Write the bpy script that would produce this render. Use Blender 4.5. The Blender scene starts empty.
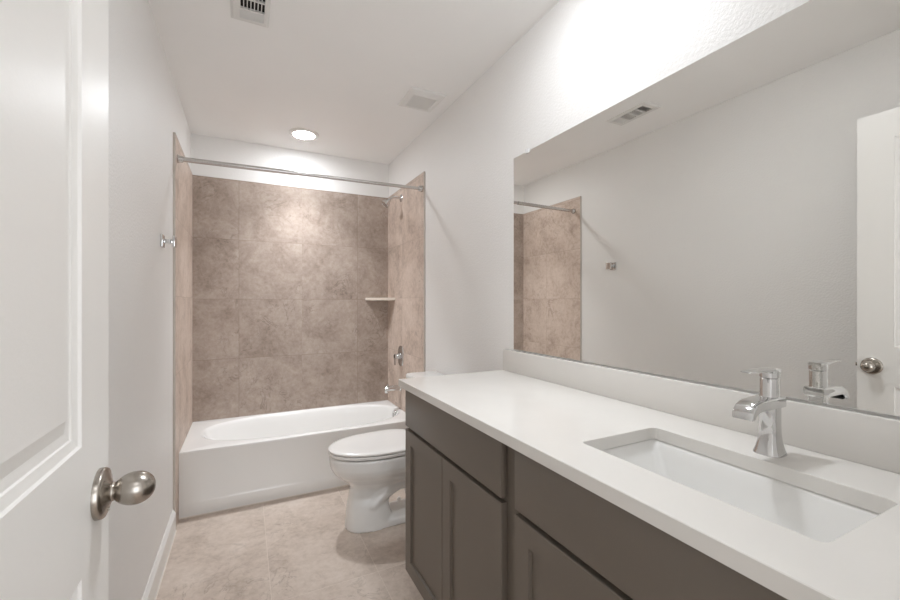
import bpy, bmesh, math
from mathutils import Vector, Matrix
PI = math.pi
scn = bpy.context.scene
C = scn.collection

# ------------------------------------------------------------------ camera, world, exposure
YAW = math.radians(26.73)
cam_d = bpy.data.cameras.new('camera')
cam = bpy.data.objects.new('camera', cam_d); C.objects.link(cam)
cam.location = (0, 0, 1.2319)
cam.rotation_euler = (PI / 2, 0, -YAW)
cam_d.sensor_width = 36.0
cam_d.lens = 36.0 * 406.87 / 900.0
cam_d.shift_y = 0.0022
cam_d.clip_start = 0.01
scn.camera = cam

world = bpy.data.worlds.new('world'); scn.world = world
world.use_nodes = True
world.node_tree.nodes['Background'].inputs[0].default_value = (0.75, 0.78, 0.82, 1)
world.node_tree.nodes['Background'].inputs[1].default_value = 0.3

scn.view_settings.view_transform = 'Standard'
scn.view_settings.look = 'None'
scn.view_settings.gamma = 1
scn.view_settings.use_curve_mapping = False
scn.view_settings.exposure = 0.60
LENS_TUB, LENS_VANITY, LENS_HALL_FILL = 80.0, 86.0, 2.0  # the hall lens is an added fill source
LAMP_COLOR = (0.925, 0.960, 1.0)     # camera white balance neutralises the lamps   # emission strength of each ceiling lens
BEAM_TUB, BEAM_VANITY, BEAM_HALL_FILL = 4.5, 1.3, 1.0   # watts of each fitting's downward beam; the hall one is added fill
HALL_FILL = 13.0      # watts of the added fill lamp behind the camera
scn.cycles.use_denoising = True
scn.cycles.max_bounces = 16
scn.cycles.diffuse_bounces = 10
scn.cycles.glossy_bounces = 8
scn.cycles.sample_clamp_indirect = 8
scn.cycles.caustics_reflective = True
scn.cycles.blur_glossy = 0.5

# ------------------------------------------------------------------ measurements (metres)
XL, XR = -0.3464, 1.1258          # left and right wall faces
YF, YB = 0.09, 3.434              # door wall face, back wall face
CZ = 2.4387                       # ceiling
TT = 0.010                        # tile thickness
TUBY = 2.753                      # tub apron face
TILEY = 2.622                     # front edge of the side tile
RIM = 0.376
CT, CB = 0.906, 0.876             # countertop top / underside
HALLY = -1.7

# ------------------------------------------------------------------ materials
def mat(name, col, rough=0.5, metal=0.0, bump=0.0, bscale=200.0, vary=0.0, vscale=3.0, spec=0.5, coat=0.0, bdist=0.002):
    m = bpy.data.materials.new(name); m.use_nodes = True
    nt = m.node_tree; b = nt.nodes['Principled BSDF']
    b.inputs['Base Color'].default_value = (*col, 1)
    b.inputs['Roughness'].default_value = rough
    b.inputs['Metallic'].default_value = metal
    b.inputs['Specular IOR Level'].default_value = spec
    b.inputs['Coat Weight'].default_value = coat
    b.inputs['Coat Roughness'].default_value = 0.05
    geo = nt.nodes.new('ShaderNodeNewGeometry')
    n = nt.nodes.new('ShaderNodeTexNoise'); n.inputs['Scale'].default_value = vscale
    n.inputs['Detail'].default_value = 4
    nt.links.new(geo.outputs['Position'], n.inputs['Vector'])
    r = nt.nodes.new('ShaderNodeValToRGB')
    k0, k1 = 1 - vary, 1 + vary
    r.color_ramp.elements[0].position = 0.3; r.color_ramp.elements[1].position = 0.7
    r.color_ramp.elements[0].color = (*[min(1, c * k0) for c in col], 1)
    r.color_ramp.elements[1].color = (*[min(1, c * k1) for c in col], 1)
    nt.links.new(n.outputs['Fac'], r.inputs['Fac'])
    nt.links.new(r.outputs['Color'], b.inputs['Base Color'])
    if bump > 0:
        n2 = nt.nodes.new('ShaderNodeTexNoise'); n2.inputs['Scale'].default_value = bscale
        n2.inputs['Detail'].default_value = 3
        nt.links.new(geo.outputs['Position'], n2.inputs['Vector'])
        bp = nt.nodes.new('ShaderNodeBump'); bp.inputs['Strength'].default_value = bump
        bp.inputs['Distance'].default_value = bdist
        nt.links.new(n2.outputs['Fac'], bp.inputs['Height'])
        nt.links.new(bp.outputs['Normal'], b.inputs['Normal'])
    return m

def tile_mat(name, ax_u, off_u, per_u, ax_v, off_v, per_v, cells_u, base, dark, light, grout, gw=0.0022, gs=1.0, rough=0.3, seed=0.0, bright_v=None):
    """stone-look porcelain: drifting mottling, fine veins, each tile its own cut; grout joints at real spacing"""
    m = bpy.data.materials.new(name); m.use_nodes = True
    nt = m.node_tree; N = nt.nodes; L = nt.links; b = N['Principled BSDF']
    b.inputs['Roughness'].default_value = rough; b.inputs['Specular IOR Level'].default_value = 0.12
    geo = N.new('ShaderNodeNewGeometry'); sep = N.new('ShaderNodeSeparateXYZ')
    L.new(geo.outputs['Position'], sep.inputs[0])
    def math_(op, a, bb=None, c=None):
        n = N.new('ShaderNodeMath'); n.operation = op
        for i, v in enumerate((a, bb, c)):
            if v is None: continue
            if isinstance(v, (int, float)): n.inputs[i].default_value = v
            else: L.new(v, n.inputs[i])
        return n.outputs[0]
    def joint(ax, off, per):
        t = math_('DIVIDE', math_('SUBTRACT', sep.outputs[ax], off), per)
        fr = math_('FRACT', t)
        d = math_('MINIMUM', fr, math_('SUBTRACT', 1.0, fr))
        return math_('LESS_THAN', math_('MULTIPLY', d, per), gw / 2)
    g = math_('MAXIMUM', joint(ax_u, off_u, per_u), joint(ax_v, off_v, per_v))
    cu = math_('FLOOR', math_('DIVIDE', math_('SUBTRACT', sep.outputs[ax_u], off_u), cells_u))
    cv = math_('FLOOR', math_('DIVIDE', math_('SUBTRACT', sep.outputs[ax_v], off_v), per_v))
    comb = N.new('ShaderNodeCombineXYZ'); L.new(cu, comb.inputs[0]); L.new(cv, comb.inputs[1]); comb.inputs[2].default_value = seed
    wn = N.new('ShaderNodeTexWhiteNoise'); wn.noise_dimensions = '3D'; L.new(comb.outputs[0], wn.inputs['Vector'])
    vm = N.new('ShaderNodeVectorMath'); vm.operation = 'MULTIPLY_ADD'
    L.new(wn.outputs['Color'], vm.inputs[0]); vm.inputs[1].default_value = (7, 7, 7)
    L.new(geo.outputs['Position'], vm.inputs[2])
    P = vm.outputs[0]
    def noise(scale, detail, rough_=0.6, dist=0.0):
        n = N.new('ShaderNodeTexNoise'); n.inputs['Scale'].default_value = scale
        n.inputs['Detail'].default_value = detail; n.inputs['Roughness'].default_value = rough_
        n.inputs['Distortion'].default_value = dist; L.new(P, n.inputs['Vector']); return n.outputs['Fac']
    big = noise(5.0, 8, 0.66, 0.6)
    fine = noise(38.0, 5, 0.7, 0.3)
    vein = noise(4.2, 5, 0.6, 1.6)
    mix = math_('ADD', math_('MULTIPLY', big, 0.62), math_('MULTIPLY', fine, 0.38))
    rp = N.new('ShaderNodeValToRGB'); L.new(mix, rp.inputs['Fac'])
    e = rp.color_ramp.elements
    e[0].position = 0.33; e[0].color = (*dark, 1); e[1].position = 0.67; e[1].color = (*light, 1)
    em = e.new(0.5); em.color = (*base, 1)
    # thin veins: where the distorted noise crosses its middle value
    v = math_('ABSOLUTE', math_('SUBTRACT', vein, 0.5))
    vr = N.new('ShaderNodeMapRange'); vr.inputs['From Min'].default_value = 0.0; vr.inputs['From Max'].default_value = 0.016
    vr.inputs['To Min'].default_value = 1.0; vr.inputs['To Max'].default_value = 0.0
    L.new(v, vr.inputs['Value'])
    gate = N.new('ShaderNodeMapRange'); gate.inputs['From Min'].default_value = 0.5; gate.inputs['From Max'].default_value = 0.62
    L.new(noise(3.1, 2), gate.inputs['Value'])
    vf = math_('MULTIPLY', math_('MULTIPLY', vr.outputs[0], gate.outputs[0]), 0.6)
    mx = N.new('ShaderNodeMix'); mx.data_type = 'RGBA'
    L.new(vf, mx.inputs['Factor']); L.new(rp.outputs['Color'], mx.inputs['A'])
    mx.inputs['B'].default_value = (*[c * 0.72 for c in dark], 1)
    mg = N.new('ShaderNodeMix'); mg.data_type = 'RGBA'
    L.new(math_('MULTIPLY', g, gs), mg.inputs['Factor']); L.new(mx.outputs['Result'], mg.inputs['A'])
    mg.inputs['B'].default_value = (*grout, 1)
    L.new(mg.outputs['Result'], b.inputs['Base Color'])
    bp = N.new('ShaderNodeBump'); bp.inputs['Strength'].default_value = 0.5; bp.inputs['Distance'].default_value = 0.001
    L.new(math_('SUBTRACT', math_('MULTIPLY', fine, 0.25), g), bp.inputs['Height'])
    L.new(bp.outputs['Normal'], b.inputs['Normal'])
    return m

TB, TD, TL_ = (0.395, 0.323, 0.276), (0.255, 0.200, 0.166), (0.50, 0.426, 0.376)
GR = (0.27, 0.21, 0.17)
TS_LIT = tuple(c * 1.48 for c in TB), tuple(c * 1.5 for c in TD), tuple(c * 1.4 for c in TL_)  # same stone for the side walls, brighter lighting painted into its colour
M = {}
M['wall'] = mat('greige_wall_paint', (0.80, 0.79, 0.775), 0.5, bump=0.6, bscale=110, vary=0.008, bdist=0.003)
M['ceiling'] = mat('ceiling_paint', (0.90, 0.895, 0.885), 0.7, bump=0.12, bscale=90, vary=0.008)
M['trim'] = mat('white_trim_enamel', (0.80, 0.79, 0.77), 0.3, vary=0.005)
M['door'] = mat('white_door_enamel', (0.87, 0.855, 0.83), 0.38, bump=0.10, bscale=160, vary=0.005)
M['tile_back'] = tile_mat('stone_look_tile_back', 0, -0.041, 0.89, 2, 0.812, 0.4415, 0.445, TB, TD, TL_, GR, seed=1, rough=0.42)
M['tile_side_lit'] = tile_mat('stone_look_tile_side_lit', 1, 3.064, 0.89, 2, 0.832, 0.4300, 0.445, *TS_LIT, (0.42, 0.34, 0.28), seed=5, rough=0.42)
M['floor'] = tile_mat('stone_look_tile_floor', 0, 0.098, 0.445, 1, 2.70, 0.89, 0.445, (0.545, 0.462, 0.40), (0.40, 0.33, 0.278), (0.64, 0.56, 0.498), (0.70, 0.62, 0.55), gs=0.7, seed=3, rough=0.35)
M['tile_edge'] = mat('tile_edge_profile', (0.55, 0.50, 0.45), 0.4, vary=0.02)
M['shelf'] = mat('cream_stone_shelf', (0.68, 0.60, 0.52), 0.3, vary=0.05, vscale=20)
M['caulk'] = mat('caulk', (0.72, 0.67, 0.61), 0.5, vary=0.02)
M['acrylic'] = mat('white_tub_acrylic', (0.84, 0.835, 0.82), 0.12, vary=0.004, coat=0.3)
M['ceramic'] = mat('white_ceramic', (0.80, 0.795, 0.78), 0.08, vary=0.004, coat=0.3)
M['seat'] = mat('white_seat_plastic', (0.82, 0.805, 0.785), 0.18, vary=0.004)
M['gap_shade'] = mat('dark_gap', (0.03, 0.03, 0.03), 0.7)  # near-black paints the shade between bowl, seat and lid; also the spout outlet
M['quartz'] = mat('white_quartz', (0.71, 0.69, 0.66), 0.16, vary=0.012, vscale=9)
M['cabinet'] = mat('taupe_cabinet_paint', (0.145, 0.121, 0.098), 0.42, vary=0.02, bump=0.04, bscale=300)
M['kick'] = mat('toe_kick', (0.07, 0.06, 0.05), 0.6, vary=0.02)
M['chrome'] = mat('polished_chrome', (0.68, 0.68, 0.68), 0.07, 1.0)
M['rod'] = mat('brushed_rod_steel', (0.60, 0.58, 0.56), 0.24, 1.0, vary=0.02, vscale=40)
M['nickel'] = mat('satin_nickel', (0.42, 0.385, 0.345), 0.27, 1.0, vary=0.03, vscale=60)
M['mirror'] = mat('mirror_silver', (0.87, 0.865, 0.84), 0.0, 1.0)
M['mirror_edge'] = mat('mirror_edge', (0.12, 0.14, 0.12), 0.2)
M['clip'] = mat('clear_plastic_clip', (0.85, 0.85, 0.85), 0.15, coat=0.5)
M['vent'] = mat('white_vent_metal', (0.74, 0.73, 0.71), 0.45, vary=0.01)
M['duct'] = mat('duct_shade', (0.012, 0.011, 0.010), 0.9)
M['fan'] = mat('white_fan_plastic', (0.80, 0.79, 0.77), 0.4, vary=0.01)
M['fan_grille'] = mat('grey_fan_grille', (0.78, 0.77, 0.75), 0.5, vary=0.01)

def emit_mat(name, strength):
    m = bpy.data.materials.new(name); m.use_nodes = True
    b = m.node_tree.nodes['Principled BSDF']
    b.inputs['Base Color'].default_value = (0.9, 0.9, 0.9, 1)
    b.inputs['Emission Color'].default_value = (*LAMP_COLOR, 1)
    b.inputs['Emission Strength'].default_value = strength
    return m

# ------------------------------------------------------------------ mesh helpers
def link(name, bm, m=None, parent=None, smooth=False, mats=None):
    bmesh.ops.recalc_face_normals(bm, faces=bm.faces)
    me = bpy.data.meshes.new(name); bm.to_mesh(me); bm.free()
    for x in (mats or [m]): me.materials.append(x)
    if smooth:
        for p in me.polygons: p.use_smooth = True
    o = bpy.data.objects.new(name, me); C.objects.link(o)
    if parent: o.parent = parent
    return o

def sharp(o, deg=35):
    """smooth shading with sharp edges above the angle"""
    me = o.data
    for p in me.polygons: p.use_smooth = True
    bm = bmesh.new(); bm.from_mesh(me)
    for e in bm.edges:
        if len(e.link_faces) == 2 and e.calc_face_angle(0) > math.radians(deg): e.smooth = False
    bm.to_mesh(me); bm.free()
    return o

def bx(bm, x0, x1, y0, y1, z0, z1, bev=0.0, seg=2, mi=0):
    r = bmesh.ops.create_cube(bm, size=1)
    vs = r['verts']
    bmesh.ops.scale(bm, vec=(abs(x1 - x0), abs(y1 - y0), abs(z1 - z0)), verts=vs)
    bmesh.ops.translate(bm, vec=((x0 + x1) / 2, (y0 + y1) / 2, (z0 + z1) / 2), verts=vs)
    fs = set(f for v in vs for f in v.link_faces)
    for f in fs: f.material_index = mi
    if bev > 0:
        es = list({e for v in vs for e in v.link_edges})
        bmesh.ops.bevel(bm, geom=es, offset=bev, segments=seg, profile=0.5, affect='EDGES', clamp_overlap=True)

def box(name, dims, m, parent=None, bev=0.0, seg=2):
    bm = bmesh.new(); bx(bm, *dims, bev=bev, seg=seg)
    o = link(name, bm, m, parent)
    return sharp(o, 40) if bev > 0 else o

def loft(bm, rings, cap0=True, cap1=True, closed=True):
    vr = [[bm.verts.new(p) for p in r] for r in rings]
    n = len(vr[0])
    for a, b in zip(vr, vr[1:]):
        for i in range(n if closed else n - 1):
            j = (i + 1) % n
            bm.faces.new((a[i], a[j], b[j], b[i]))
    if cap0: bm.faces.new(vr[0])
    if cap1: bm.faces.new(list(reversed(vr[-1])))
    return vr

def lathe(bm, prof, origin, axis='z', n=40, cap=True):
    """prof: (radius, distance along axis)"""
    o = Vector(origin); rings = []
    for r, h in prof:
        ring = []
        for i in range(n):
            a = 2 * PI * i / n; c, s = r * math.cos(a), r * math.sin(a)
            if axis == 'z': p = (c, s, h)
            elif axis == 'x': p = (h, c, s)
            elif axis == '-x': p = (-h, c, s)
            else: p = (c, h, s)
            ring.append(o + Vector(p))
        rings.append(ring)
    loft(bm, rings, cap, cap)

def tube(bm, pts, rad, n=20, cap=True):
    pts = [Vector(p) for p in pts]
    rr = rad if isinstance(rad, (list, tuple)) else [rad] * len(pts)
    up = None; rings = []
    for i, p in enumerate(pts):
        d = (pts[min(i + 1, len(pts) - 1)] - pts[max(i - 1, 0)]).normalized()
        if up is None:
            up = Vector((0, 0, 1)) if abs(d.z) < 0.9 else Vector((0, 1, 0))
        s = d.cross(up).normalized(); up = s.cross(d).normalized()
        rings.append([p + (s * math.cos(2 * PI * k / n) + up * math.sin(2 * PI * k / n)) * rr[i] for k in range(n)])
    loft(bm, rings, cap, cap)

def bez(p0, p1, p2, p3, n=12):
    out = []
    for i in range(n + 1):
        t = i / n; u = 1 - t
        out.append(tuple(u**3 * a + 3 * u * u * t * b + 3 * u * t * t * c + t**3 * d for a, b, c, d in zip(p0, p1, p2, p3)))
    return out

def sring(cx, cy, z, a, b, e=2.0, n=48):
    """superellipse ring in the xy plane"""
    out = []
    for i in range(n):
        t = 2 * PI * i / n; c, s = math.cos(t), math.sin(t)
        out.append((cx + a * math.copysign(abs(c) ** (2 / e), c), cy + b * math.copysign(abs(s) ** (2 / e), s), z))
    return out

def thing(name, label, cat, loc=(0, 0, 0), group=None):
    o = bpy.data.objects.new(name, None); C.objects.link(o); o.location = loc
    o.empty_display_size = 0.05
    tag(o, label, cat, group); return o

def tag(o, label, cat, group=None):
    o['label'] = label; o['category'] = cat
    if group: o['group'] = group
    return o

def struct(o, label=None, cat=None):
    o['kind'] = 'structure'
    if label: o['label'] = label
    if cat: o['category'] = cat
    return o

_parts = []
def P(root, o):
    """parent a mesh built in world coordinates under a thing standing at root.location"""
    o.parent = root
    o.location = -Vector(root.location) + Vector(o.location)
    return o

# ------------------------------------------------------------------ room shell
W = 0.12
struct(box('floor', (XL - W, XR + W, HALLY - W, YB + W, -0.08, 0.0), M['floor']), 'beige stone-look tile floor running from the doorway to the bathtub', 'floor')
struct(box('ceiling', (XL - W, XR + W, HALLY - W, YB + W, CZ, CZ + 0.1), M['ceiling']), 'flat white painted ceiling over the whole bathroom', 'ceiling')
struct(box('wall_left', (XL - W, XL, HALLY, YB + W, 0, CZ), M['wall']), 'long pale greige wall on the left behind the open door', 'wall')
struct(box('wall_right', (XR, XR + W, HALLY, YB + W, 0, CZ), M['wall']), 'pale textured wall on the right that carries the mirror', 'wall')
struct(box('wall_back', (XL, XR, YB, YB + W, 0, CZ), M['wall']), 'pale end wall seen above the bathtub tile', 'wall')
bm = bmesh.new()
WX0, WX1, WZ0, WZ1 = -0.25, 0.95, 0.35, 2.05  # window opening and frame invented to hold the fill lamp
bx(bm, XL - W, WX0, HALLY - W, HALLY, 0, CZ); bx(bm, WX1, XR + W, HALLY - W, HALLY, 0, CZ)
bx(bm, WX0, WX1, HALLY - W, HALLY, 0, WZ0); bx(bm, WX0, WX1, HALLY - W, HALLY, WZ1, CZ)
struct(link('wall_hall', bm, M['wall']), 'hallway wall behind the camera with an added opening for the fill lamp', 'wall')
bm = bmesh.new()
for a, b_, c, d in ((WX0, WX0 + 0.05, WZ0, WZ1), (WX1 - 0.05, WX1, WZ0, WZ1), (WX0 + 0.05, WX1 - 0.05, WZ0, WZ0 + 0.05), (WX0 + 0.05, WX1 - 0.05, WZ1 - 0.05, WZ1), (WX0 + 0.05, WX1 - 0.05, 1.18, 1.22)):
    bx(bm, a, b_, HALLY - 0.09, HALLY - 0.03, c, d)
struct(link('fill_window_1', bm, M['trim']), 'invented white window frame around the fill lamp behind the camera', 'window')
ld = bpy.data.lights.new('window_fill', 'AREA'); ld.shape = 'RECTANGLE'; ld.size = WX1 - WX0 - 0.1; ld.size_y = WZ1 - WZ0 - 0.1  # added area lamp, soft frontal fill through the doorway
ld.energy = HALL_FILL; ld.color = LAMP_COLOR
lo = bpy.data.objects.new('window_fill', ld); C.objects.link(lo); lo.location = ((WX0 + WX1) / 2, HALLY - 0.02, (WZ0 + WZ1) / 2)
lo.rotation_euler = (PI / 2, 0, 0)
DX0, DX1, DZ = -0.193, 0.520, 2.050
bm = bmesh.new()
bx(bm, XL, DX0 - 0.02, YF - W, YF, 0, CZ)
bx(bm, DX1 + 0.02, XR, YF - W, YF, 0, CZ)
bx(bm, DX0 - 0.02, DX1 + 0.02, YF - W, YF, DZ + 0.02, CZ)
struct(link('wall_front', bm, M['wall']), 'door wall around the bathroom entrance', 'wall')
bm = bmesh.new()
bx(bm, DX0 - 0.0195, DX0, YF - W, YF, 0, DZ)
bx(bm, DX1, DX1 + 0.0195, YF - W, YF, 0, DZ)
bx(bm, DX0 - 0.0195, DX1 + 0.0195, YF - W, YF, DZ, DZ + 0.0195)
for ya, yb in ((YF, YF + 0.012), (YF - W - 0.012, YF - W)):
    bx(bm, DX0 - 0.066, DX0 - 0.006, ya, yb, 0, DZ + 0.062, 0.003)
    bx(bm, DX1 + 0.004, DX1 + 0.050, ya, yb, 0, DZ + 0.062, 0.003)
    bx(bm, DX0 - 0.006, DX1 + 0.004, ya, yb, DZ + 0.004, DZ + 0.062, 0.003)
struct(sharp(link('trim_1', bm, M['trim'])), 'white door frame and casing around the entrance', 'door frame')

# baseboards: bevelled top edge
def baseboard(name, x, sx, y0, y1, label):
    bm = bmesh.new(); pr = [(0, 0), (0.014, 0), (0.014, 0.094), (0.0125, 0.100), (0.007, 0.108), (0.003, 0.117), (0, 0.117)]
    loft(bm, [[(x + sx * a, y, z) for a, z in pr] for y in (y0, y1)])
    bx(bm, x + sx * 0.014, x + sx * 0.018, y0, y1, 0, 0.004, mi=1)
    return struct(link(name, bm, mats=[M['trim'], M['caulk']]), label, 'baseboard')
baseboard('baseboard_left', XL, 1, YF + 0.012, TILEY - 0.003, 'white baseboard along the foot of the left wall')
baseboard('baseboard_right', XR, -1, 1.66, TILEY - 0.003, 'white baseboard behind the toilet on the right wall')

# tiled alcove
struct(box('wall_alcove_back', (XL + TT, XR - TT, YB - TT, YB, RIM - 0.02, 2.141), M['tile_back']), 'beige stone-look tile on the end wall above the bathtub', 'tile wall')
def side_tile(name, x0, x1, label):
    bm = bmesh.new()
    bx(bm, x0, x1, TILEY, YB, 0, 2.141)
    e = bmesh.new()
    o = link(name, bm, M['tile_side_lit'])
    struct(o, label, 'tile wall')
    xa, xb = (x0, x1 + 0.0015) if x0 < 0 else (x0 - 0.0015, x1)
    bx(e, xa, xb, TILEY - 0.003, TILEY + 0.0005, 0, 2.1425)
    bx(e, xa, xb, TILEY - 0.003, YB - TT, 2.1405, 2.1435)
    link('edge_profile', e, M['tile_edge'], o)
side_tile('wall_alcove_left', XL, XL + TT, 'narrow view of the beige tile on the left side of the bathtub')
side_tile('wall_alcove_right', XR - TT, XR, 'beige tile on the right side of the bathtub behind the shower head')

# ------------------------------------------------------------------ open door on the left
DS, DB = -0.189, -0.224          # room face and wall face of the slab
dy0, dy1, dz0, dz1 = 0.106, 0.801, 0.012, 2.043
def door_face(bm, xf, sgn):
    """panelled face: grid of rectangles plus two moulded recesses"""
    pz = [(0.215, 0.873), (1.044, 1.925)]; py = (dy0 + 0.116, 0.685)
    def q(a, b, c, d): bm.faces.new([bm.verts.new(p) for p in (a, b, c, d)])
    def rect(y0, y1, z0, z1): q((xf, y0, z0), (xf, y1, z0), (xf, y1, z1), (xf, y0, z1))
    rect(dy0, py[0], dz0, dz1); rect(py[1], dy1, dz0, dz1)
    rect(py[0], py[1], dz0, pz[0][0]); rect(py[0], py[1], pz[0][1], pz[1][0]); rect(py[0], py[1], pz[1][1], dz1)
    prof = [(0, 0), (0.002, 0.0035), (0.013, 0.0065), (0.0145, 0.0085), (0.024, 0.0095), (0.026, 0.0095), (0.046, 0.002), (0.047, 0.002)]
    for z0, z1 in pz:
        rings = []
        for s, d in prof:
            x = xf - sgn * d
            rings.append([(x, py[0] + s, z0 + s), (x, py[1] - s, z0 + s), (x, py[1] - s, z1 - s), (x, py[0] + s, z1 - s)])
        loft(bm, rings, False, True)
bm = bmesh.new()
door_face(bm, DS, 1); door_face(bm, DB, -1)
bm.faces.new([bm.verts.new(p) for p in ((DS, dy1, dz0), (DB, dy1, dz0), (DB, dy1, dz1), (DS, dy1, dz1))])
bm.faces.new([bm.verts.new(p) for p in ((DS, dy0, dz0), (DB, dy0, dz0), (DB, dy0, dz1), (DS, dy0, dz1))])
bm.faces.new([bm.verts.new(p) for p in ((DS, dy0, dz1), (DB, dy0, dz1), (DB, dy1, dz1), (DS, dy1, dz1))])
bm.faces.new([bm.verts.new(p) for p in ((DS, dy0, dz0), (DB, dy0, dz0), (DB, dy1, dz0), (DS, dy1, dz0))])
bmesh.ops.remove_doubles(bm, verts=bm.verts, dist=1e-5)
door = struct(link('door_1', bm, M['door']), 'white two-panel interior door standing open on the left', 'door')
KY, KZ = 0.753, 0.955
for ax, x in (('x', DS), ('-x', DB)):
    s = 1 if ax == 'x' else -1
    bm = bmesh.new()
    lathe(bm, [(0.0355, 0.0), (0.0355, 0.006), (0.034, 0.0085), (0.029, 0.0105), (0.020, 0.0125), (0.0145, 0.0155)], (x, KY, KZ), ax)
    lathe(bm, [(0.0028, 0.009), (0.0028, 0.0125)], (x, KY + 0.0, KZ - 0.024), ax, 12)
    o = sharp(link('door_knob_rosette', bm, M['nickel'], door), 50)
    bm = bmesh.new()
    a, b = 0.0265, 0.0235; prof = [(0.0115, 0.010), (0.0115, 0.0145), (0.0132, 0.0155), (0.0132, 0.018), (0.0105, 0.020)]
    for i in range(3, 25):
        t = PI * i / 24; prof.append((max(0.0003, b * math.sin(t) * (1 + 0.06 * -math.cos(t))), 0.0415 - a * math.cos(t)))
    prof = [p for k, p in enumerate(prof) if k < 5 or p[0] > 0.0104 or p[1] > 0.042]
    lathe(bm, prof, (x, KY, KZ), ax, 48)
    o2 = sharp(link('door_knob', bm, M['nickel'], door), 60)
    o.parent = o2
box('latch_plate', (DB + 0.005, DS - 0.005, dy1 - 0.0005, dy1 + 0.0012, KZ - 0.028, KZ + 0.028), M['nickel'], door)
box('latch_bolt', (DB + 0.011, DS - 0.011, dy1, dy1 + 0.010, KZ - 0.008, KZ + 0.008), M['nickel'], door, 0.002)
for z in (0.25, 1.03, 1.80):
    bm = bmesh.new(); lathe(bm, [(0.006, 0), (0.006, 0.09)], (DS + 0.004, dy0 - 0.002, z - 0.045), 'z', 16)
    sharp(link('hinge', bm, M['nickel'], door))

# ------------------------------------------------------------------ bathtub
t = thing('bathtub', 'white alcove bathtub with a flat apron in front of the tiled wall', 'bathtub', (0.39, 3.09, 0))
X0, X1, Y0, Y1 = XL + TT + 0.0005, XR - TT - 0.0005, TUBY, YB - TT - 0.0005
bm = bmesh.new(); n = 128; cx, cy = 0.420, 3.100
def outer(i, inset, z):
    a = 2 * PI * i / n; c, s = math.cos(a), math.sin(a)
    hx, hy = (X1 - X0) / 2 - inset, (Y1 - Y0) / 2 - inset
    k = max(abs(c) / hx * hx / hx, abs(s) / hy)
    # walk the rectangle by the matching superellipse angle
    e = 14.0; px = math.copysign(abs(c) ** (2 / e), c); py = math.copysign(abs(s) ** (2 / e), s)
    m_ = max(abs(px), abs(py)); px, py = px / m_, py / m_
    return ((X0 + X1) / 2 + hx * px, (Y0 + Y1) / 2 + hy * py, z)
rings = [[outer(i, 0.004, RIM - 0.03) for i in range(n)], [outer(i, 0, RIM - 0.012) for i in range(n)], [outer(i, 0, RIM - 0.006) for i in range(n)],
         [outer(i, 0.002, RIM - 0.001) for i in range(n)], [outer(i, 0.006, RIM) for i in range(n)]]
IA, IB = 0.660, 0.286
def inner(sa, sb, z, dx=0.0, e=2.6): return sring(cx + dx, cy, z, IA * sa, IB * sb, e, n)
rings += [inner(1.035, 1.06, RIM + 0.000), inner(1.015, 1.03, RIM - 0.001), inner(1.0, 1.0, RIM - 0.006), inner(0.988, 0.975, RIM - 0.020),
          inner(0.965, 0.945, RIM - 0.06, 0.010), inner(0.925, 0.90, RIM - 0.14, 0.022), inner(0.87, 0.85, RIM - 0.24, 0.040),
          inner(0.80, 0.78, RIM - 0.295, 0.05), inner(0.70, 0.66, RIM - 0.318, 0.05), inner(0.45, 0.40, RIM - 0.325, 0.05), inner(0.02, 0.02, RIM - 0.328, 0.05)]
loft(bm, rings, False, True)
P(t, sharp(link('basin', bm, M['acrylic']), 50))
# apron: one moulded sheet with a shallow raised lower band
bm = bmesh.new()
prof = [(0.020, RIM - 0.0125), (0.0, RIM - 0.0125), (0.0015, RIM - 0.06), (0.0035, 0.085), (0.0005, 0.078), (-0.0010, 0.070), (0.0, 0.006), (0.002, 0.001), (0.03, 0.001)]
def pr(k, x):      # the band fades out towards both ends
    d, z = prof[k]
    return (x, TUBY + d, z)
xs = [X0, X0 + 0.02, X0 + 0.10, X0 + 0.115] + [X0 + 0.115 + (X1 - X0 - 0.23) * i / 10 for i in range(1, 10)] + [X1 - 0.115, X1 - 0.10, X1 - 0.02, X1]
secs = []
for x in xs:
    e = min(x - X0, X1 - x); f = 0.0 if e < 0.105 else 1.0
    secs.append([(x, TUBY + (d * f if 2 <= k <= 5 else d), z) for k, (d, z) in enumerate(prof)])
loft(bm, secs, False, False, closed=False)
P(t, sharp(link('apron', bm, M['acrylic']), 50))
P(t, box('caulk_bead', (X0, X1, TUBY - 0.005, TUBY + 0.001, 0.0, 0.005), M['caulk']))
bm = bmesh.new(); lathe(bm, [(0.038, 0.0), (0.038, 0.004), (0.034, 0.009), (0.012, 0.011), (0.0005, 0.011)], (0, 0, 0), '-x', 36)
bx(bm, -0.016, -0.009, -0.004, 0.004, -0.022, 0.012, 0.002)
bmesh.ops.rotate(bm, cent=(0, 0, 0), matrix=Matrix.Rotation(math.radians(10), 3, 'Y'), verts=bm.verts)
bmesh.ops.translate(bm, vec=(1.066, 3.100, 0.333), verts=bm.verts)
P(t, sharp(link('overflow_cover', bm, M['chrome']), 40))
bm = bmesh.new(); lathe(bm, [(0.03, 0.0), (0.03, 0.003), (0.022, 0.004), (0.020, 0.0015), (0.001, 0.0015)], (0.80, 3.098, 0.051), 'z', 32)
P(t, sharp(link('drain', bm, M['chrome']), 40))

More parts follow.
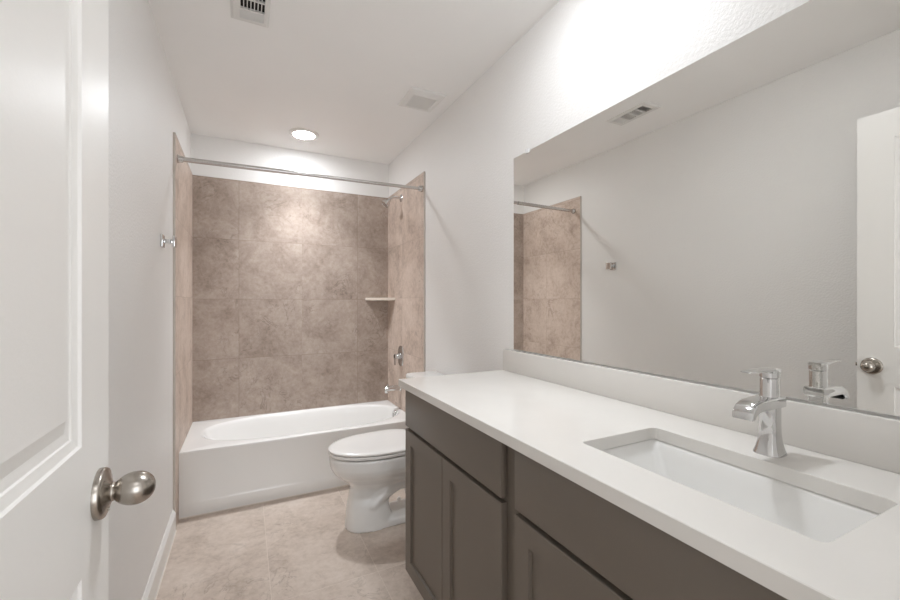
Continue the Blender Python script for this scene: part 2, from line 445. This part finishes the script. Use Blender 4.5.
# ------------------------------------------------------------------ shower fittings
SY = 3.080
t = thing('wall_shower', 'small chrome shower head on a bent arm high on the right tile', 'shower', (XR - TT, SY, 2.055))
bm = bmesh.new(); lathe(bm, [(0.030, 0.0), (0.030, 0.003), (0.024, 0.008), (0.013, 0.011), (0.0105, 0.012)], (XR - TT, SY, 2.060), '-x', 32)
P(t, sharp(link('flange', bm, M['chrome']), 50))
path = bez((XR - TT, SY, 2.060), (XR - TT - 0.07, SY, 2.068), (XR - TT - 0.075, SY, 2.062), (XR - TT - 0.098, SY, 2.036), 14)
bm = bmesh.new(); tube(bm, path, 0.0095)
P(t, link('arm', bm, M['chrome'], smooth=True))
bm = bmesh.new(); lathe(bm, [(0.0005, -0.012), (0.011, -0.010), (0.0145, 0.000), (0.013, 0.010), (0.015, 0.014), (0.027, 0.024), (0.032, 0.036), (0.034, 0.048), (0.034, 0.053), (0.031, 0.056), (0.029, 0.054), (0.001, 0.054)], (0, 0, 0), '-x', 36)
bmesh.ops.rotate(bm, cent=(0, 0, 0), matrix=Matrix.Rotation(math.radians(-48), 3, 'Y'), verts=bm.verts)
bmesh.ops.translate(bm, vec=(XR - TT - 0.100, SY, 2.034), verts=bm.verts)
hd = P(t, sharp(link('spray_head', bm, M['chrome']), 40))

t = thing('shower_valve', 'chrome shower valve plate with lever handle on the right tile', 'shower valve', (XR - TT, 3.085, 0.80))
bm = bmesh.new()
rings = [sring(0, 0, z, 0.056 * s, 0.082 * s, 3.2, 48) for z, s in ((0, 1), (0.004, 1), (0.008, 0.94), (0.010, 0.85), (0.0105, 0.3))]
rings = [[(XR - TT - p[2], 3.085 + p[0], 0.80 + p[1]) for p in r] for r in rings]
loft(bm, rings)
P(t, sharp(link('escutcheon', bm, M['chrome']), 50))
bm = bmesh.new(); lathe(bm, [(0.022, 0.010), (0.022, 0.030), (0.019, 0.034), (0.019, 0.055), (0.015, 0.058), (0.001, 0.058)], (XR - TT, 3.085, 0.80), '-x', 32)
v = P(t, sharp(link('handle_hub', bm, M['chrome']), 40))
bm = bmesh.new()
loft(bm, [[(XR - TT - 0.052 + a, 3.085 + b * w, z) for a, b in ((-0.006, -1), (0.006, -1), (0.006, 1), (-0.006, 1))] for z, w in ((0.812, 0.010), (0.80, 0.011), (0.765, 0.009), (0.735, 0.0075), (0.730, 0.005))])
P(t, sharp(link('lever', bm, M['chrome']), 50))

t = thing('tub_spout', 'short chrome tub spout on the right tile above the rim', 'tub spout', (XR - TT, 3.10, 0.545))
bm = bmesh.new()
lathe(bm, [(0.030, 0), (0.030, 0.006), (0.024, 0.010)], (XR - TT, 3.10, 0.545), '-x', 32)
path = bez((XR - TT - 0.005, 3.10, 0.545), (XR - TT - 0.07, 3.10, 0.548), (XR - TT - 0.10, 3.10, 0.550), (XR - TT - 0.128, 3.10, 0.538), 10)
tube(bm, path, [0.023, 0.023, 0.0225, 0.022, 0.022, 0.0215, 0.021, 0.021, 0.0205, 0.020, 0.018], 28)
lathe(bm, [(0.014, 0.0), (0.016, 0.004), (0.016, 0.03)], (XR - TT - 0.116, 3.10, 0.512), 'z', 24)
P(t, sharp(link('spout_body', bm, M['chrome']), 50))
bm = bmesh.new(); lathe(bm, [(0.004, 0.0), (0.004, 0.012), (0.008, 0.014), (0.008, 0.020), (0.001, 0.021)], (XR - TT - 0.108, 3.10, 0.560), 'z', 20)
P(t, sharp(link('diverter_knob', bm, M['chrome']), 40))

# corner shelf
bm = bmesh.new(); R_ = 0.200; zs = (1.246, 1.268)
pts = [(XR - TT - 0.0005, YB - TT - 0.0005)]
for i in range(15):
    a = PI / 2 * i / 14; k = 0.55
    # gently bowed front edge
    lx, ly = -R_ * math.cos(a), -R_ * math.sin(a)
    f = 1 / (abs(math.cos(a)) + abs(math.sin(a))); g = f * (1 - 0.22) + 0.22
    pts.append((pts[0][0] + lx * g, pts[0][1] + ly * g))
loft(bm, [[(x, y, z) for x, y in pts] for z in zs])
bmesh.ops.bevel(bm, geom=[e for e in bm.edges], offset=0.002, segments=2, affect='EDGES')
tag(sharp(link('corner_shelf', bm, M['shelf']), 40), 'cream corner shelf set between the end tile and the right tile', 'shelf')

# shower rod
t = thing('shower_rod', 'straight steel shower curtain rod spanning above the bathtub', 'curtain rod', (0.39, 2.68, 2.028))
ra, rb = Vector((XL + TT, 2.700, 2.028)), Vector((XR - TT, 2.652, 2.030))
d = (rb - ra)
bm = bmesh.new(); tube(bm, [ra + d * 0.012, ra + d * 0.42], 0.0135, 24); tube(bm, [ra + d * 0.418, ra + d * 0.424], 0.0142, 24)
P(t, sharp(link('outer_tube', bm, M['rod']), 50))
bm = bmesh.new(); tube(bm, [ra + d * 0.41, ra + d * 0.988], 0.0108, 24)
P(t, sharp(link('inner_tube', bm, M['rod']), 50))
for q, ax in ((ra, 'x'), (rb, '-x')):
    bm = bmesh.new(); lathe(bm, [(0.023, 0.0), (0.023, 0.006), (0.019, 0.010), (0.0175, 0.026), (0.0160, 0.028)], q, ax, 28)
    P(t, sharp(link('end_flange', bm, M['rod']), 40))

# robe hook on the left wall
HY, HZ = 2.280, 1.514
t = thing('robe_hook', 'square chrome robe hook on the left wall before the tile', 'robe hook', (XL, HY, HZ))
P(t, box('wall_plate', (XL, XL + 0.010, HY - 0.029, HY + 0.029, HZ - 0.029, HZ + 0.029), M['chrome'], bev=0.002))
P(t, box('post', (XL + 0.010, XL + 0.050, HY - 0.009, HY + 0.009, HZ - 0.009, HZ + 0.009), M['chrome'], bev=0.002))
P(t, box('front_plate', (XL + 0.046, XL + 0.056, HY - 0.024, HY + 0.024, HZ - 0.026, HZ + 0.026), M['chrome'], bev=0.002))

# ------------------------------------------------------------------ toilet
TY = 2.235
def tp(u, v, z): return (XR - u, TY + v, z)
t = thing('toilet', 'white two-piece toilet standing between the bathtub and the vanity', 'toilet', (0.75, TY, 0))
def egg(z, uf, ub, w, n=56, ef=2.1, eb=3.0, uc=None):
    uc = uc if uc is not None else ub + (uf - ub) * 0.42
    out = []
    for i in range(n):
        a = 2 * PI * i / n; c, s = math.cos(a), math.sin(a)
        e = ef if c >= 0 else eb
        L = (uf - uc) if c >= 0 else (uc - ub)
        out.append(tp(uc + L * math.copysign(abs(c) ** (2 / e), c), w * math.copysign(abs(s) ** (2 / e), s), z))
    return out
bm = bmesh.new()
# bowl
loft(bm, [egg(0.19, 0.600, 0.30, 0.080), egg(0.225, 0.612, 0.27, 0.094), egg(0.25, 0.630, 0.25, 0.112), egg(0.27, 0.654, 0.238, 0.133), egg(0.29, 0.680, 0.228, 0.152), egg(0.315, 0.704, 0.217, 0.168),
          egg(0.345, 0.718, 0.21, 0.178), egg(0.385, 0.722, 0.21, 0.181), egg(0.400, 0.722, 0.21, 0.181), egg(0.405, 0.718, 0.21, 0.178)])
# deck under the tank
loft(bm, [egg(z, 0.33, 0.03, w, eb=6, ef=4) for z, w in ((0.28, 0.09), (0.33, 0.14), (0.365, 0.165), (0.395, 0.168), (0.400, 0.166))])
# front pedestal column
loft(bm, [egg(z, uf, ub, w, ef=2.3, eb=2.6) for z, uf, ub, w in ((0.0, 0.640, 0.38, 0.106), (0.03, 0.638, 0.38, 0.104), (0.10, 0.630, 0.40, 0.100), (0.14, 0.624, 0.40, 0.096), (0.17, 0.618, 0.40, 0.084), (0.22, 0.612, 0.38, 0.080), (0.27, 0.612, 0.30, 0.10))])
# low foot running to the wall side
loft(bm, [egg(z, 0.60, 0.16, w, ef=2.3, eb=4) for z, w in ((0.0, 0.104), (0.028, 0.102), (0.040, 0.094), (0.045, 0.08))])
# trapway hump
path = bez((0.57, 0, 0.09), (0.50, 0, 0.11), (0.44, 0, 0.225), (0.33, 0, 0.228), 10)[:-1] + bez((0.33, 0, 0.228), (0.25, 0, 0.228), (0.22, 0, 0.16), (0.21, 0, 0.02), 8)
rings = []
for i, p in enumerate(path):
    a = path[max(i - 1, 0)]; b = path[min(i + 1, len(path) - 1)]
    d = Vector((b[0] - a[0], 0, b[2] - a[2])).normalized(); nrm = Vector((-d.z, 0, d.x))
    rings.append([tp(p[0] + nrm.x * 0.062 * math.sin(q), 0.106 * math.cos(q) * (0.75 + 0.25 * min(1, i / 3)), max(0.0, p[2] + nrm.z * 0.062 * math.sin(q))) for q in [2 * PI * k / 28 for k in range(28)]])
loft(bm, rings)
o = link('bowl', bm, M['ceramic'], smooth=True)
md = o.modifiers.new('weld', 'REMESH'); md.mode = 'VOXEL'; md.voxel_size = 0.006; md.use_smooth_shade = True
md = o.modifiers.new('soften', 'SMOOTH'); md.factor = 0.6; md.iterations = 5
P(t, o)
bowl = o
def slab(name, zs, m, dz0=0.0):
    bm = bmesh.new(); loft(bm, zs); return P(t, sharp(link(name, bm, m), 40))
slab('seat_gap_shade', [egg(0.402, 0.700, 0.235, 0.160), egg(0.416, 0.700, 0.235, 0.160)], M['gap_shade'])  # dark filler slab drawn as the shaded slit under the seat
slab('seat', [egg(0.4120, 0.720, 0.215, 0.179), egg(0.4135, 0.725, 0.21, 0.184), egg(0.424, 0.726, 0.21, 0.185), egg(0.4275, 0.722, 0.212, 0.181)], M['seat'])
slab('lid_gap_shade', [egg(0.4265, 0.706, 0.232, 0.166), egg(0.434, 0.706, 0.232, 0.166)], M['gap_shade'])  # dark filler slab drawn as the shaded slit under the lid
slab('lid', [egg(0.4315, 0.722, 0.212, 0.181), egg(0.433, 0.726, 0.207, 0.185), egg(0.440, 0.727, 0.206, 0.186), egg(0.4445, 0.722, 0.208, 0.181), egg(0.4475, 0.700, 0.22, 0.165), egg(0.449, 0.62, 0.26, 0.11), egg(0.4492, 0.48, 0.38, 0.02)], M['seat'])
for v in (-0.07, 0.07):
    bm = bmesh.new(); bx(bm, XR - 0.212, XR - 0.182, TY + v - 0.014, TY + v + 0.014, 0.400, 0.432, 0.005, 3)
    P(t, sharp(link('hinge', bm, M['seat'])))
def rrect(z, u0, u1, w, r=0.03, k=7):
    pts = []
    for (cu, cv, a0) in ((u1 - r, w - r, 0), (u0 + r, w - r, 90), (u0 + r, -w + r, 180), (u1 - r, -w + r, 270)):
        for i in range(k + 1):
            a = math.radians(a0 + 90 * i / k)
            pts.append(tp(cu + r * math.cos(a), cv + r * math.sin(a), z))
    return pts
slab('tank', [rrect(0.398, 0.035, 0.175, 0.165, 0.03), rrect(0.405, 0.028, 0.182, 0.180, 0.035), rrect(0.45, 0.022, 0.192, 0.198), rrect(0.60, 0.018, 0.200, 0.208), rrect(0.748, 0.015, 0.206, 0.214)], M['ceramic'])
slab('tank_lid', [rrect(0.748, 0.012, 0.209, 0.217), rrect(0.751, 0.008, 0.214, 0.222), rrect(0.770, 0.008, 0.214, 0.222), rrect(0.777, 0.013, 0.209, 0.217), rrect(0.779, 0.03, 0.19, 0.20, 0.02)], M['ceramic'])
bm = bmesh.new(); lathe(bm, [(0.014, 0), (0.014, 0.008), (0.009, 0.010), (0.009, 0.018)], tp(0.203, 0.155, 0.69), '-x', 20)
bx(bm, XR - 0.228, XR - 0.219, TY + 0.085, TY + 0.165, 0.682, 0.698, 0.003)
P(t, sharp(link('flush_lever', bm, M['chrome'])))
for v in (-0.108, 0.108):
    bm = bmesh.new(); lathe(bm, [(0.014, 0.0), (0.013, 0.012), (0.008, 0.020), (0.001, 0.022)], tp(0.30, v * 0.80, 0.040), 'z', 20)
    P(t, sharp(link('bolt_cap', bm, M['seat']), 60))

# ------------------------------------------------------------------ vanity
VY0, VY1 = 0.100, 1.612
t = thing('vanity_cabinet', 'long taupe shaker vanity cabinet under the white countertop', 'cabinet', (0.86, 0.85, 0))
bm = bmesh.new()
XF = 0.620
bx(bm, XF, XR, VY1 - 0.018, VY1, 0.105, CB - 0.0005)           # end panel
bx(bm, XF, XR, VY0, VY0 + 0.018, 0.105, CB - 0.0005)
bx(bm, XF, XR, VY0 + 0.018, VY1 - 0.018, 0.105, 0.123)           # bottom
bx(bm, XR - 0.008, XR, VY0 + 0.018, VY1 - 0.018, 0.123, CB - 0.0005)
P(t, link('carcass', bm, M['cabinet']))
bm = bmesh.new()
f0, f1 = XF, XF + 0.019
def ff(y0, y1, z0, z1): bx(bm, f0 - 0.0002, f1, y0, y1, z0, z1)
ff(VY0, VY0 + 0.034, 0.105, CB - 0.0006); ff(VY1 - 0.034, VY1, 0.105, CB - 0.0006); ff(0.827, 0.900, 0.105, CB - 0.0006)
for a, b in ((VY0 + 0.034, 0.827), (0.900, VY1 - 0.034)):
    ff(a, b, 0.105, 0.140); ff(a, b, 0.690, 0.722); ff(a, b, 0.845, CB - 0.0006)
P(t, link('face_frame', bm, M['cabinet']))
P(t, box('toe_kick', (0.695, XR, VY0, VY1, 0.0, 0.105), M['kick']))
P(t, box('false_drawer_front', (0.600, 0.6195, 0.893, 1.607, 0.716, 0.868), M['cabinet'], bev=0.0015))
P(t, box('false_drawer_front', (0.600, 0.6195, 0.118, 0.834, 0.716, 0.868), M['cabinet'], bev=0.0015))
def shaker(y0, y1, z0=0.112, z1=0.702, x0=0.600, x1=0.6195, st=0.056, dp=0.009):
    bm = bmesh.new()
    def rr(x, s): return [(x, y0 + s, z0 + s), (x, y1 - s, z0 + s), (x, y1 - s, z1 - s), (x, y0 + s, z1 - s)]
    loft(bm, [rr(x1, 0), rr(x0 + 0.0015, 0), rr(x0, 0.0015), rr(x0, st), rr(x0 + dp, st + 0.0012)], True, True)
    return P(t, link('door', bm, M['cabinet']))
shaker(1.2535, 1.607); shaker(0.893, 1.2505); shaker(0.4775, 0.834); shaker(0.118, 0.4745)

t = thing('countertop', 'white quartz countertop with a sink cutout on the taupe vanity', 'countertop', (0.86, 0.87, CB))
SX0, SX1, SY0, SY1 = 0.698, 0.952, 0.262, 0.709
def rpts(x0, x1, y0, y1, r, k=6):
    pts = []
    for (cx_, cy_, a0) in ((x1 - r, y1 - r, 0), (x0 + r, y1 - r, 90), (x0 + r, y0 + r, 180), (x1 - r, y0 + r, 270)):
        for i in range(k + 1):
            a = math.radians(a0 + 90 * i / k); pts.append((cx_ + r * math.cos(a), cy_ + r * math.sin(a)))
    return pts
CX0, CX1, CY0, CY1 = 0.578, XR - 0.0005, YF + 0.0005, 1.632
bm = bmesh.new()
inn = rpts(SX0, SX1, SY0, SY1, 0.014)
k = len(inn) // 4
def rect_ring(d, z):   # outer ring with the same count, corners repeated
    x0, x1, y0, y1 = CX0 + d, CX1, CY0, CY1 - d
    cs = [(x1, y1), (x0, y1), (x0, y0), (x1, y0)]
    out = []
    for c in range(4):
        a = cs[c]; pv = cs[c - 1]; nx = cs[(c + 1) % 4]
        for i in range(k):
            f = i / (k - 1) - 0.5
            if f < 0: out.append((a[0] + (pv[0] - a[0]) * -f * 0.5, a[1] + (pv[1] - a[1]) * -f * 0.5, z))
            elif f > 0: out.append((a[0] + (nx[0] - a[0]) * f * 0.5, a[1] + (nx[1] - a[1]) * f * 0.5, z))
            else: out.append((a[0], a[1], z))
    return out
I = lambda z, g=0.0: [((x - 0.825) * (1 + g) + 0.825, (y - 0.4855) * (1 + g) + 0.4855, z) for x, y in inn]
rings = [I(CB), I(CT - 0.0015), I(CT, 0.006), rect_ring(0.0015, CT), rect_ring(0.0, CT - 0.0015), rect_ring(0.0, CB + 0.0015), rect_ring(0.0015, CB), I(CB)]
loft(bm, rings, False, False)
bmesh.ops.remove_doubles(bm, verts=bm.verts, dist=1e-5)
P(t, link('slab', bm, M['quartz']))
tag(box('backsplash', (XR - 0.020, XR - 0.0005, YF + 0.0005, 1.632, CT + 0.0002, 1.006), M['quartz'], bev=0.0012), 'low white quartz backsplash strip along the wall under the mirror', 'backsplash')

t = thing('sink', 'white rectangular undermount sink set in the quartz countertop', 'sink', (0.825, 0.4855, CB - 0.15))
bm = bmesh.new()
def sk(z, gx, gy=None, r=0.02, sh=0.0):
    gy = gx if gy is None else gy
    return [(x, y, z) for x, y in rpts(SX0 - gx + sh, SX1 + gx, SY0 - gy, SY1 + gy, r)]
rings = [sk(CB - 0.0030, 0.022), sk(CB - 0.0030, 0.005, r=0.018), sk(CB - 0.0055, 0.002, r=0.018), sk(CB - 0.011, 0.000, r=0.02), sk(CB - 0.030, -0.006, -0.010, r=0.024), sk(CB - 0.080, -0.013, -0.034, r=0.028),
         sk(CB - 0.118, -0.020, -0.060, r=0.035), sk(CB - 0.131, -0.032, -0.080, r=0.035), sk(CB - 0.135, -0.060, -0.11, r=0.03), sk(CB - 0.140, -0.105, -0.20, r=0.02)]
loft(bm, rings, False, True)
o = sharp(link('basin', bm, M['ceramic']), 60)
md = o.modifiers.new('thickness', 'SOLIDIFY'); md.thickness = 0.004; md.offset = 0
P(t, o)
bm = bmesh.new(); lathe(bm, [(0.027, 0.0), (0.027, 0.003), (0.020, 0.004), (0.019, 0.006), (0.001, 0.007)], (0.825, 0.4855, CB - 0.1395), 'z', 32)
P(t, sharp(link('drain', bm, M['chrome']), 40))

# faucet
FX, FY = 1.012, 0.474
t = thing('faucet', 'chrome single-lever faucet with flat arched spout behind the sink', 'faucet', (FX, FY, CT))
def F(x, y, z): return (FX + x, FY + y, CT + z)
def fr(z, a, b, e=3.2, dx=0.0, n=40): return [F(p[0], p[1], z) for p in sring(dx, 0, 0, a, b, e, n)]
bm = bmesh.new()
loft(bm, [fr(0.0, 0.0285, 0.0265), fr(0.002, 0.0285, 0.0265), fr(0.006, 0.0268, 0.0250), fr(0.014, 0.0240, 0.0225), fr(0.026, 0.0210, 0.0200), fr(0.042, 0.0188, 0.0182), fr(0.06, 0.0180, 0.0176), fr(0.122, 0.0180, 0.0176)])
P(t, sharp(link('body', bm, M['chrome']), 50))
bm = bmesh.new()
# spout: closed side outline, swept across its width with rounded edges
top = [(0.024, 0.104), (0.024, 0.121), (0.021, 0.1235), (-0.020, 0.1230), (-0.060, 0.1210)] + [(-0.060 - 0.046 * math.sin(a), 0.0870 + 0.0340 * math.cos(a)) for a in [PI / 2 * i / 8 for i in range(1, 9)]]
bot = [(-0.1035, 0.0860), (-0.099, 0.0862)] + [(-0.060 - 0.0385 * math.cos(a), 0.0860 + 0.015 * math.sin(a)) for a in [PI / 2 * i / 6 for i in range(1, 7)]] + [(-0.022, 0.101), (0.021, 0.101)]
ol = top + bot
def sp(y, s):
    cxm, czm = -0.035, 0.108
    return [F(cxm + (x - cxm) * (1 - s * 0.4), y, czm + (z - czm) * (1 - s * 1.4) if True else z) for x, z in ol]
loft(bm, [sp(-0.0205, 0.10), sp(-0.0195, 0.03), sp(-0.018, 0.0), sp(0.018, 0.0), sp(0.0195, 0.03), sp(0.0205, 0.10)])
sp_o = P(t, sharp(link('spout', bm, M['chrome']), 35))
box('spout_outlet', (FX - 0.1005, FX - 0.092, FY - 0.0125, FY + 0.0125, CT + 0.0853, CT + 0.0895), M['gap_shade']).parent = sp_o
bpy.data.objects['spout_outlet'].location = sp_o.location * 0
bm = bmesh.new()
loft(bm, [fr(0.1225, 0.0182, 0.0182, 2.2), fr(0.1255, 0.0172, 0.0172, 2.2), fr(0.160, 0.0172, 0.0172, 2.2), fr(0.162, 0.0160, 0.0160, 2.2), fr(0.164, 0.0182, 0.0182, 2.2), fr(0.177, 0.0182, 0.0182, 2.2), fr(0.1795, 0.0170, 0.0170, 2.2)])
P(t, sharp(link('cartridge_cap', bm, M['chrome']), 40))
bm = bmesh.new()
secs = []
for x, w, z0, z1 in ((0.0175, 0.012, 0.174, 0.1815), (0.010, 0.0172, 0.173, 0.1825), (-0.015, 0.0165, 0.175, 0.1828), (-0.045, 0.0135, 0.1775, 0.1825), (-0.075, 0.0110, 0.1790, 0.1825), (-0.092, 0.0100, 0.1798, 0.1825), (-0.095, 0.007, 0.1803, 0.1820)):
    secs.append([F(x, -w, (z0 + z1) / 2), F(x, -w * 0.9, z0), F(x, w * 0.9, z0), F(x, w, (z0 + z1) / 2), F(x, w * 0.9, z1), F(x, -w * 0.9, z1)])
loft(bm, secs)
P(t, sharp(link('lever', bm, M['chrome']), 30))

# mirror
t = thing('wall_mirror', 'large frameless wall mirror above the vanity backsplash', 'mirror', (XR, 0.85, 1.012))
bm = bmesh.new(); bx(bm, XR - 0.006, XR - 0.0003, 0.125, 1.5625, 1.0125, 1.901)
for f in bm.faces:
    c = f.calc_center_median(); f.material_index = 0 if c.x < XR - 0.0055 else 1
P(t, link('glass', bm, mats=[M['mirror'], M['mirror_edge']]))
bm = bmesh.new(); bx(bm, XR - 0.012, XR - 0.0003, 1.448, 1.470, 1.8925, 1.912, 0.003)
P(t, sharp(link('clip', bm, M['clip'])))

# ------------------------------------------------------------------ ceiling fittings
def can_light(x, y, strength, watts, label, r=0.074, depth=0.016, spread=85):
    t = thing('ceiling_light', label, 'ceiling light', (x, y, CZ))
    bm = bmesh.new(); lathe(bm, [(r + 0.030, 0.0), (r + 0.030, -0.003), (r + 0.022, -0.007), (r + 0.001, -0.010), (r, -0.006), (r, 0.0)], (x, y, CZ), 'z', 56, cap=False)
    P(t, sharp(link('trim_ring', bm, M['fan']), 60))
    bm = bmesh.new(); k = 10
    prof = [(r - 0.0005, -0.004)] + [(max(0.001, r * math.cos(PI / 2 * q / k)), -0.005 - (depth - 0.005) * math.sin(PI / 2 * q / k)) for q in range(1, k + 1)]
    lathe(bm, prof, (x, y, CZ), 'z', 40)
    P(t, link('lens', bm, emit_mat('lit_lens', strength), smooth=True))
    ld = bpy.data.lights.new('downlight_beam', 'AREA'); ld.shape = 'DISK'; ld.size = 2 * r * 0.9; ld.energy = watts
    ld.color = LAMP_COLOR; ld.spread = math.radians(spread)
    lo = bpy.data.objects.new('downlight_beam', ld); C.objects.link(lo); lo.parent = t; lo.location = (0, 0, -depth - 0.002)
can_light(0.378, 3.083, LENS_TUB, BEAM_TUB, 'round lit ceiling light directly above the bathtub')
can_light(0.70, 1.00, LENS_VANITY, BEAM_VANITY, 'round lit ceiling light above the vanity countertop', depth=0.03)
can_light(0.16, -0.75, LENS_HALL_FILL, BEAM_HALL_FILL, 'added wide white dome fill light on the hallway ceiling behind the doorway', 0.22, 0.12, 160)  # unseen hall dome, added for soft light from the front

# supply register
t = thing('air_vent', 'white ceiling air register with dark slots at the top left', 'vent', (0.02, 1.83, CZ))
vx0, vx1, vy0, vy1 = -0.054, 0.092, 1.655, 1.955
ix0, ix1, iy0, iy1 = -0.020, 0.072, 1.690, 1.925
bm = bmesh.new()
def fring(x0, x1, y0, y1, z): return [(x0, y0, z), (x1, y0, z), (x1, y1, z), (x0, y1, z)]
loft(bm, [fring(vx0, vx1, vy0, vy1, CZ - 0.0002), fring(vx0, vx1, vy0, vy1, CZ - 0.003), fring(vx0 + 0.010, vx1 - 0.010, vy0 + 0.010, vy1 - 0.010, CZ - 0.010), fring(ix0, ix1, iy0, iy1, CZ - 0.010), fring(ix0, ix1, iy0, iy1, CZ - 0.0002)], False, False)
for y in (1.738, 1.795, 1.862): bx(bm, ix0, ix1, y, y + 0.007, CZ - 0.010, CZ - 0.0002)
P(t, link('frame', bm, M['vent']))
P(t, box('duct_shade_plate', (ix0, ix1, iy0, iy1, CZ - 0.0009, CZ - 0.0004), M['duct']))  # flat near-black plate stands in for the shade inside the duct
def slats(y0, y1, along_x, name):
    bm = bmesh.new()
    if along_x:
        k = 6
        for i in range(k):
            y = y0 + (y1 - y0) * (i + 0.5) / k; w = (y1 - y0) / k
            s = 1 if y > 1.83 else -1
            loft(bm, [[(x, y - s * w * 0.48, CZ - 0.0010), (x, y + s * w * 0.40, CZ - 0.0096), (x, y + s * w * 0.50, CZ - 0.0096), (x, y - s * w * 0.38, CZ - 0.0010)] for x in (ix0, ix1)])
    else:
        k = 7
        for i in range(k):
            x = ix0 + (ix1 - ix0) * i / k
            bx(bm, x, x + 0.0034, y0, y1, CZ - 0.0095, CZ - 0.0010)
    P(t, link(name, bm, M['vent']))
slats(1.869, 1.925, True, 'louvers'); slats(1.802, 1.862, False, 'louvers'); slats(1.745, 1.795, False, 'louvers'); slats(1.690, 1.738, True, 'louvers')

# exhaust fan
t = thing('exhaust_fan', 'square white exhaust fan cover on the ceiling near the right wall', 'exhaust fan', (0.94, 2.24, CZ))
gx0, gx1, gy0, gy1 = 0.832, 1.050, 2.128, 2.362
bm = bmesh.new()
loft(bm, [fring(gx0, gx1, gy0, gy1, CZ - 0.0002), fring(gx0, gx1, gy0, gy1, CZ - 0.004), fring(gx0 + 0.004, gx1 - 0.004, gy0 + 0.004, gy1 - 0.004, CZ - 0.009), fring(gx0 + 0.022, gx1 - 0.022, gy0 + 0.035, gy1 - 0.022, CZ - 0.016),
          fring(gx0 + 0.036, gx1 - 0.036, gy0 + 0.058, gy1 - 0.036, CZ - 0.015), fring(gx0 + 0.037, gx1 - 0.037, gy0 + 0.059, gy1 - 0.037, CZ - 0.006)], False, False)
P(t, link('cover', bm, M['fan']))
bm = bmesh.new()
n_ = 12
bx(bm, gx0 + 0.036, gx1 - 0.036, gy0 + 0.058, gy1 - 0.036, CZ - 0.0085, CZ - 0.006)
for i in range(n_):
    y = gy0 + 0.062 + (gy1 - gy0 - 0.102) * i / (n_ - 1)
    bx(bm, gx0 + 0.038, gx1 - 0.038, y - 0.003, y + 0.003, CZ - 0.012, CZ - 0.0083)
P(t, link('grille', bm, M['fan_grille']))
